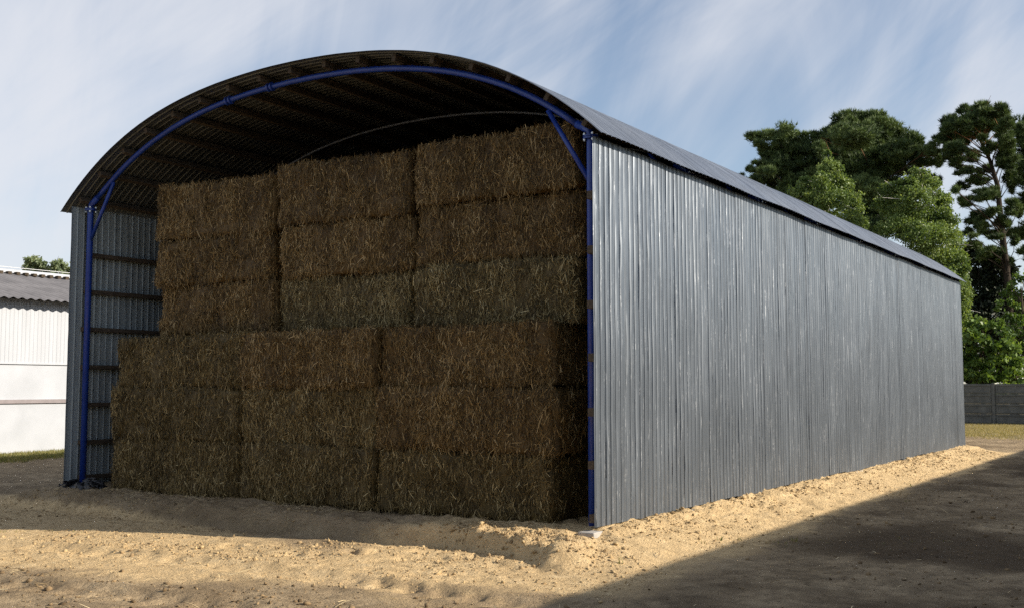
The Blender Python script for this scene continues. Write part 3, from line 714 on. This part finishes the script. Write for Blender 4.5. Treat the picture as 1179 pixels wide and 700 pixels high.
GROW = {'pine': np.array([1.03, 1.2, 1.4]), 'birch': np.array([1.15, 1.15, 1.15]), 'hazel': np.array([1.1, 1.1, 1.1])}
def tree(name, label, cat, d, trunk, clumps, mat, bark, kind, dens, seed, r0=.2, group=None, limbs=True, deep=1.0, spread_d=1.4, size=1.0, grow=1.0):
    r = np.random.default_rng(seed); m_px = d / F
    T = [at(u, v, d) for u, v in trunk]; T[0][2] = GZ - .2
    base = T[0].copy(); base[2] = GZ
    o = tag(empty(name, tuple(base)), label, cat, group)
    P, Dv, TN = [], [], []; tb = MB(); lb = MB()
    tb.tube([p - base for p in T], [r0 * (1 - .75 * i / (len(T) - 1)) for i in range(len(T))], 8)
    Ta = np.array(T); tz = Ta[:, 2]
    if kind == 'pine':                                # small stray boughs between the main ones
        ex = []
        for q in clumps:
            for _ in range(1): ex.append((q[0] + r.normal(0, .7) * q[2], q[1] + abs(r.normal(0, .9)) * q[3] + 1, q[2] * r.uniform(.3, .6), q[3] * r.uniform(.45, .9)))
        clumps = list(clumps) + ex
    for i, cl in enumerate(clumps):
        u, v, ru, rv = cl[:4]; dz = cl[4] if len(cl) > 4 else r.normal(0, spread_d)
        c = at(u, v, d + dz); rad = np.array([ru * m_px, ru * m_px * deep, rv * m_px])
        vol = ru * rv
        n = int(dens * vol)
        rad *= GROW[kind] * grow; p, vv, st = ell_points(c, rad, n, r, kind == 'pine')
        if kind == 'birch':                       # hanging twigs
            p[:, 2] -= .25 * r.random(n) ** 2 * rad[2]
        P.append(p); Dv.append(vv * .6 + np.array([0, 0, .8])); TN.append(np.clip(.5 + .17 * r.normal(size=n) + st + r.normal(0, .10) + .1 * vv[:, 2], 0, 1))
        if limbs:
            zt = np.clip(c[2] - r.uniform(.4, 1.2) - .25 * np.hypot(*(c[:2] - Ta[-1, :2])), tz[0] + 1.5, tz[-1])
            s = np.array([np.interp(zt, tz, Ta[:, q]) for q in range(3)])
            mid = (s + c) / 2 + r.normal(0, .12, 3) + np.array([0, 0, .15])
            rr = .022 + .007 * np.linalg.norm(c - s)
            lb.tube([s - base, mid - base, c - base], [min(rr, .12), min(rr, .12) * .65, .018], 5, False)
            for _ in range(3):
                e = c + r.normal(size=3) * rad * .7; lb.tube([mid * .35 + c * .65 - base, e - base], [.025, .008], 4, False)
    P = np.concatenate(P) - base; Dv = np.concatenate(Dv); TN = np.concatenate(TN)
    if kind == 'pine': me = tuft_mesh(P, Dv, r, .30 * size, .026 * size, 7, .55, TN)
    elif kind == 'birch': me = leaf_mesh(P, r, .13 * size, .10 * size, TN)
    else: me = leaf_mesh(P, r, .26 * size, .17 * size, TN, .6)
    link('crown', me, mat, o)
    tk = tb.build('trunk', bark, o, True)
    if limbs: lb.build('limb', bark, o, True)
    return o

GT = 'tall pines behind the barn'
tree('pine_tree', 'dark pine leaning left behind the barn roof, leftmost of the pines', 'tree', 74, [(925, 440), (922, 300), (915, 220), (905, 165)],
     [(880, 155, 14, 6), (905, 153, 15, 7), (924, 162, 13, 7), (890, 171, 13, 7), (912, 172, 17, 9), (936, 176, 14, 9), (950, 187, 13, 9), (882, 192, 12, 6), (900, 190, 17, 9), (925, 195, 18, 11), (872, 206, 11, 5), (890, 211, 14, 7), (915, 214, 18, 11), (940, 208, 15, 11), (902, 228, 16, 9), (925, 235, 19, 11), (945, 230, 15, 11), (915, 255, 16, 10), (940, 262, 18, 12), (960, 215, 12, 10), (858, 205, 4, 3)],
     M['pine'], M['dark_bark'], 'pine', 8.5, 11, .24, GT)
tree('pine_tree', 'broad dark pine with domed crown standing behind the two birches', 'tree', 72, [(1012, 440), (1010, 300), (1008, 220), (1002, 160)],
     [(985, 139, 17, 8), (1005, 136, 17, 7), (1022, 145, 15, 8), (965, 152, 15, 8), (990, 155, 22, 9), (1015, 158, 18, 9), (955, 165, 12, 7), (1040, 155, 14, 7), (1056, 161, 12, 6), (975, 172, 18, 9), (1005, 175, 22, 10), (1035, 172, 17, 8), (1060, 173, 13, 7), (1076, 170, 9, 6), (985, 192, 20, 10), (1015, 198, 20, 10), (1042, 190, 15, 7), (1070, 187, 11, 5), (1088, 181, 9, 5), (1000, 218, 20, 10), (1025, 222, 18, 9), (1052, 214, 10, 6), (1078, 206, 9, 5), (1010, 245, 20, 10), (975, 210, 14, 10), (1035, 250, 18, 10), (1000, 270, 18, 12)],
     M['pine'], M['pine_bark'], 'pine', 8.5, 12, .26, GT)
tree('pine_tree', 'tall pine with orange upper trunk and sky showing through its lower limbs', 'tree', 68, [(1166, 440), (1163, 330), (1158, 262), (1155, 212), (1147, 182), (1136, 158)],
     [(1120, 126, 11, 6), (1140, 123, 16, 6), (1160, 126, 11, 7), (1104, 140, 13, 7), (1125, 138, 16, 8), (1150, 138, 16, 8), (1166, 143, 10, 8), (1096, 154, 9, 6), (1114, 156, 14, 7), (1134, 152, 10, 5), (1166, 160, 10, 8), (1106, 171, 13, 7), (1126, 178, 9, 5), (1168, 182, 11, 10), (1116, 195, 11, 4), (1130, 207, 12, 4), (1174, 205, 9, 10), (1121, 232, 10, 4), (1138, 224, 12, 5), (1146, 241, 10, 4), (1173, 240, 10, 8), (1128, 255, 12, 3.5), (1143, 270, 12, 4), (1173, 270, 9, 7), (1134, 246, 9, 4), (1118, 268, 7, 3), (1150, 290, 9, 4), (1148, 168, 9, 5), (1140, 195, 9, 4), (1108, 186, 7, 4), (1112, 215, 8, 3.5), (1152, 222, 8, 5), (1135, 262, 11, 4), (1160, 255, 9, 5), (1125, 283, 10, 4), (1140, 292, 12, 4), (1165, 300, 10, 5)],
     M['pine'], M['pine_bark'], 'pine', 8.0, 13, .27, GT, grow=.86)
tree('pine_tree', 'pine cut off by the right edge, beside the orange trunked pine', 'tree', 70, [(1206, 440), (1205, 300), (1204, 220), (1200, 150)],
     [(1184, 150, 9, 10), (1205, 140, 22, 12), (1198, 165, 18, 12), (1192, 196, 15, 12), (1208, 210, 18, 12), (1192, 232, 15, 9), (1196, 262, 16, 9), (1210, 285, 16, 9), (1225, 175, 18, 12), (1225, 235, 18, 12), (1193, 290, 13, 7)],
     M['pine'], M['pine_bark'], 'pine', 8.0, 14, .25, GT, grow=.9)
tree('birch_tree', 'light green birch with a pointed top, left of the round crowned birch', 'tree', 62, [(958, 440), (958, 300), (957, 205)],
     [(957, 176, 4, 7), (955, 190, 8, 9), (965, 194, 8, 9), (950, 207, 11, 9), (972, 211, 12, 10), (962, 227, 17, 11), (985, 234, 12, 12), (940, 230, 12, 10), (930, 211, 7, 8), (922, 222, 9, 9), (926, 239, 11, 9), (945, 251, 16, 9), (975, 254, 18, 11), (992, 258, 9, 12), (960, 275, 25, 14), (985, 285, 18, 14), (945, 300, 24, 16), (972, 310, 26, 16), (955, 335, 26, 18), (975, 350, 22, 18), (950, 370, 22, 18), (968, 395, 20, 16)],
     M['birch'], M['birch_bark'], 'birch', 17.0, 21, .14, 'birches behind the barn', spread_d=.8)
tree('birch_tree', 'light green birch with round crown, by the far top corner of the barn', 'tree', 60, [(1068, 440), (1068, 300), (1064, 230)],
     [(1065, 198, 9, 7), (1052, 209, 12, 8), (1076, 210, 11, 8), (1034, 217, 12, 8), (1058, 224, 17, 10), (1085, 227, 12, 10), (1024, 236, 11, 9), (1048, 244, 18, 11), (1074, 246, 18, 11), (1094, 250, 11, 12), (1034, 261, 15, 11), (1060, 267, 20, 11), (1087, 271, 17, 12), (1104, 278, 9, 11), (1065, 291, 20, 12), (1090, 297, 18, 12), (1108, 304, 9, 13), (1096, 321, 17, 12), (1110, 335, 9, 12), (1108, 357, 8, 12), (1090, 345, 20, 14), (1048, 315, 22, 16), (1058, 345, 24, 18), (1085, 372, 22, 18), (1055, 380, 24, 18), (1080, 402, 22, 16), (1050, 410, 20, 14)],
     M['birch'], M['birch_bark'], 'birch', 17.0, 22, .15, 'birches behind the barn', spread_d=.8)
tree('leafy_shrub', 'bright green shrub with large leaves rising over the concrete fence', 'shrub', 58.5, [(1142, 462), (1141, 430), (1140, 395)],
     [(1124, 371, 10, 6), (1144, 378, 12, 7), (1118, 388, 13, 9), (1139, 396, 16, 10), (1164, 396, 12, 10), (1117, 410, 13, 10), (1140, 416, 18, 10), (1165, 417, 16, 10), (1122, 430, 14, 9), (1148, 434, 18, 9), (1174, 432, 14, 9), (1108, 425, 8, 12), (1140, 450, 25, 10)],
     M['hazel'], M['dark_bark'], 'hazel', 2.6, 23, .07, None, spread_d=.5, size=1.05)
tree('leafy_tree', 'mid green leafy tree cut off by the right edge, above the large leaved shrub', 'tree', 61, [(1180, 445), (1180, 390), (1178, 330)],
     [(1176, 321, 9, 6), (1166, 334, 10, 8), (1182, 345, 13, 11), (1161, 351, 10, 8), (1172, 367, 13, 9), (1164, 382, 12, 7), (1186, 380, 13, 12), (1195, 325, 14, 12), (1200, 360, 16, 14), (1180, 402, 16, 10), (1200, 400, 14, 14)],
     M['hazel'], M['dark_bark'], 'hazel', 3.2, 24, .12, None, spread_d=.6, size=.8)
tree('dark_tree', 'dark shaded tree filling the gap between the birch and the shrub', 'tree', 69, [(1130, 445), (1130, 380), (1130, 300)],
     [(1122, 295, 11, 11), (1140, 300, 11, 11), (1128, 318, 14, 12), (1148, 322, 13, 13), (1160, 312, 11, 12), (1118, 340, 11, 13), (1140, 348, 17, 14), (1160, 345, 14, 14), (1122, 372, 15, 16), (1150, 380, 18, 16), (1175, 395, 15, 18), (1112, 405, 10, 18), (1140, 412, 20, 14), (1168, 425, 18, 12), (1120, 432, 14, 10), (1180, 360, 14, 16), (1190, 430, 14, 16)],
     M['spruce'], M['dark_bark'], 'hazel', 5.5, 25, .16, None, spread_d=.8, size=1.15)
GL = 'small trees far behind the white building'
tree('far_tree', 'left one of two small tree tops over the roof of the white building', 'tree', 96, [(36, 440), (36, 350), (37, 300)],
     [(31, 299, 5, 4), (38, 298, 6, 4), (44, 303, 6, 4), (33, 305, 7, 4), (42, 308, 9, 5), (30, 312, 8, 5), (44, 320, 12, 8)], M['far_leaf'], M['dark_bark'], 'birch', 14, 26, .15, GL, spread_d=.5, size=1.7)
tree('far_tree', 'small tree top over the roof of the white building, nearest the barn', 'tree', 96, [(65, 440), (65, 350), (64, 303)],
     [(62, 301, 4, 4), (60, 306, 6, 4), (68, 306, 6, 4), (73, 310, 6, 4), (64, 312, 10, 5), (66, 322, 12, 8), (80, 309, 4, 4)], M['far_leaf'], M['dark_bark'], 'birch', 14, 27, .15, GL, spread_d=.5, size=1.7)

# ------------------------------------------------------------------ sky, sun, camera
w = bpy.data.worlds.new('World'); S.world = w; w.use_nodes = True
nt = w.node_tree; nt.nodes.clear()
def wn(typ, **kw):
    nd = nt.nodes.new(typ)
    for k_, v_ in kw.items(): setattr(nd, k_, v_)
    return nd
L_ = nt.links.new
out = wn('ShaderNodeOutputWorld'); bg = wn('ShaderNodeBackground'); bg.inputs[1].default_value = .09
sky = wn('ShaderNodeTexSky', sky_type='NISHITA', sun_disc=False, sun_elevation=SUN_EL, sun_rotation=math.pi / 2 - SUN_AZ, altitude=100, air_density=1.0, dust_density=.5, ozone_density=2.2)
tc = wn('ShaderNodeTexCoord'); sp = wn('ShaderNodeSeparateXYZ'); L_(tc.outputs['Generated'], sp.inputs[0])
def wm(op, a, b=0., clamp=False):
    m = wn('ShaderNodeMath', operation=op, use_clamp=clamp)
    for q, v_ in enumerate((a, b)):
        if isinstance(v_, (int, float)): m.inputs[q].default_value = v_
        else: L_(v_, m.inputs[q])
    return m.outputs[0]
def cl_noise(scale, tilt, along, across, detail, dist, loc):
    """high thin cloud drawn out along one heading; tilt = how steeply the streaks climb"""
    m1 = wn('ShaderNodeMapping'); m1.inputs['Rotation'].default_value = (0, 0, -YAW); L_(tc.outputs['Generated'], m1.inputs[0])
    m2 = wn('ShaderNodeMapping'); m2.inputs['Rotation'].default_value = (0, tilt, 0); m2.inputs['Scale'].default_value = (1, 1, 1); L_(m1.outputs[0], m2.inputs[0])
    m3 = wn('ShaderNodeMapping'); m3.inputs['Scale'].default_value = (along, .6, across); m3.inputs['Location'].default_value = loc; L_(m2.outputs[0], m3.inputs[0])
    nz = wn('ShaderNodeTexNoise'); nz.inputs['Scale'].default_value = scale; nz.inputs['Detail'].default_value = detail; nz.inputs['Roughness'].default_value = .56; nz.inputs['Distortion'].default_value = dist
    L_(m3.outputs[0], nz.inputs['Vector']); return nz.outputs['Fac']
big = cl_noise(2.3, R(30), .9, 1.3, 3, .5, (.0, .3, .0)); wisp = cl_noise(3.2, R(38), .55, 2.6, 9, .6, (1., 4., 0)); wisp2 = cl_noise(3.0, R(75), .5, 2.6, 8, .7, (5., 2., 3.))
cf = wm('ADD', wm('MULTIPLY', big, .85), wm('ADD', wm('MULTIPLY', wisp, .65), wm('MULTIPLY', wisp2, .40)))
mr = wn('ShaderNodeMapRange', interpolation_type='SMOOTHSTEP'); L_(cf, mr.inputs[0]); mr.inputs[1].default_value = .78; mr.inputs[2].default_value = 1.20; mr.inputs[3].default_value = .13; mr.inputs[4].default_value = .88
mx = wn('ShaderNodeMix', data_type='RGBA'); L_(mr.outputs[0], mx.inputs[0]); L_(sky.outputs[0], mx.inputs[6]); mx.inputs[7].default_value = (5.7, 5.8, 6.15, 1)
L_(mx.outputs[2], bg.inputs[0]); L_(bg.outputs[0], out.inputs[0])

sl = bpy.data.lights.new('sun', 'SUN'); sl.energy = 5.0; sl.angle = R(.53); sl.color = (1.0, .90, .76)
so = bpy.data.objects.new('sun', sl); COL.objects.link(so); so.location = (30, 10, 30)
sd = np.array([math.cos(SUN_EL) * math.cos(SUN_AZ), math.cos(SUN_EL) * math.sin(SUN_AZ), math.sin(SUN_EL)])
from mathutils import Vector
so.rotation_euler = Vector(sd).to_track_quat('Z', 'Y').to_euler()

cam = bpy.data.cameras.new('camera'); co = bpy.data.objects.new('camera', cam); COL.objects.link(co)
cam.sensor_width = 36; cam.sensor_fit = 'HORIZONTAL'; cam.lens = 36 * F / PW; cam.clip_end = 2000; cam.clip_start = .1
co.location = CAM; co.rotation_euler = (math.pi / 2 + PITCH, 0, YAW); S.camera = co
vs = S.view_settings; vs.view_transform = 'Standard'; vs.look = 'None'; vs.exposure = .65; vs.gamma = 1; vs.use_curve_mapping = False
S.cycles.max_bounces = 6; S.cycles.diffuse_bounces = 4; S.cycles.glossy_bounces = 3; S.cycles.use_denoising = False
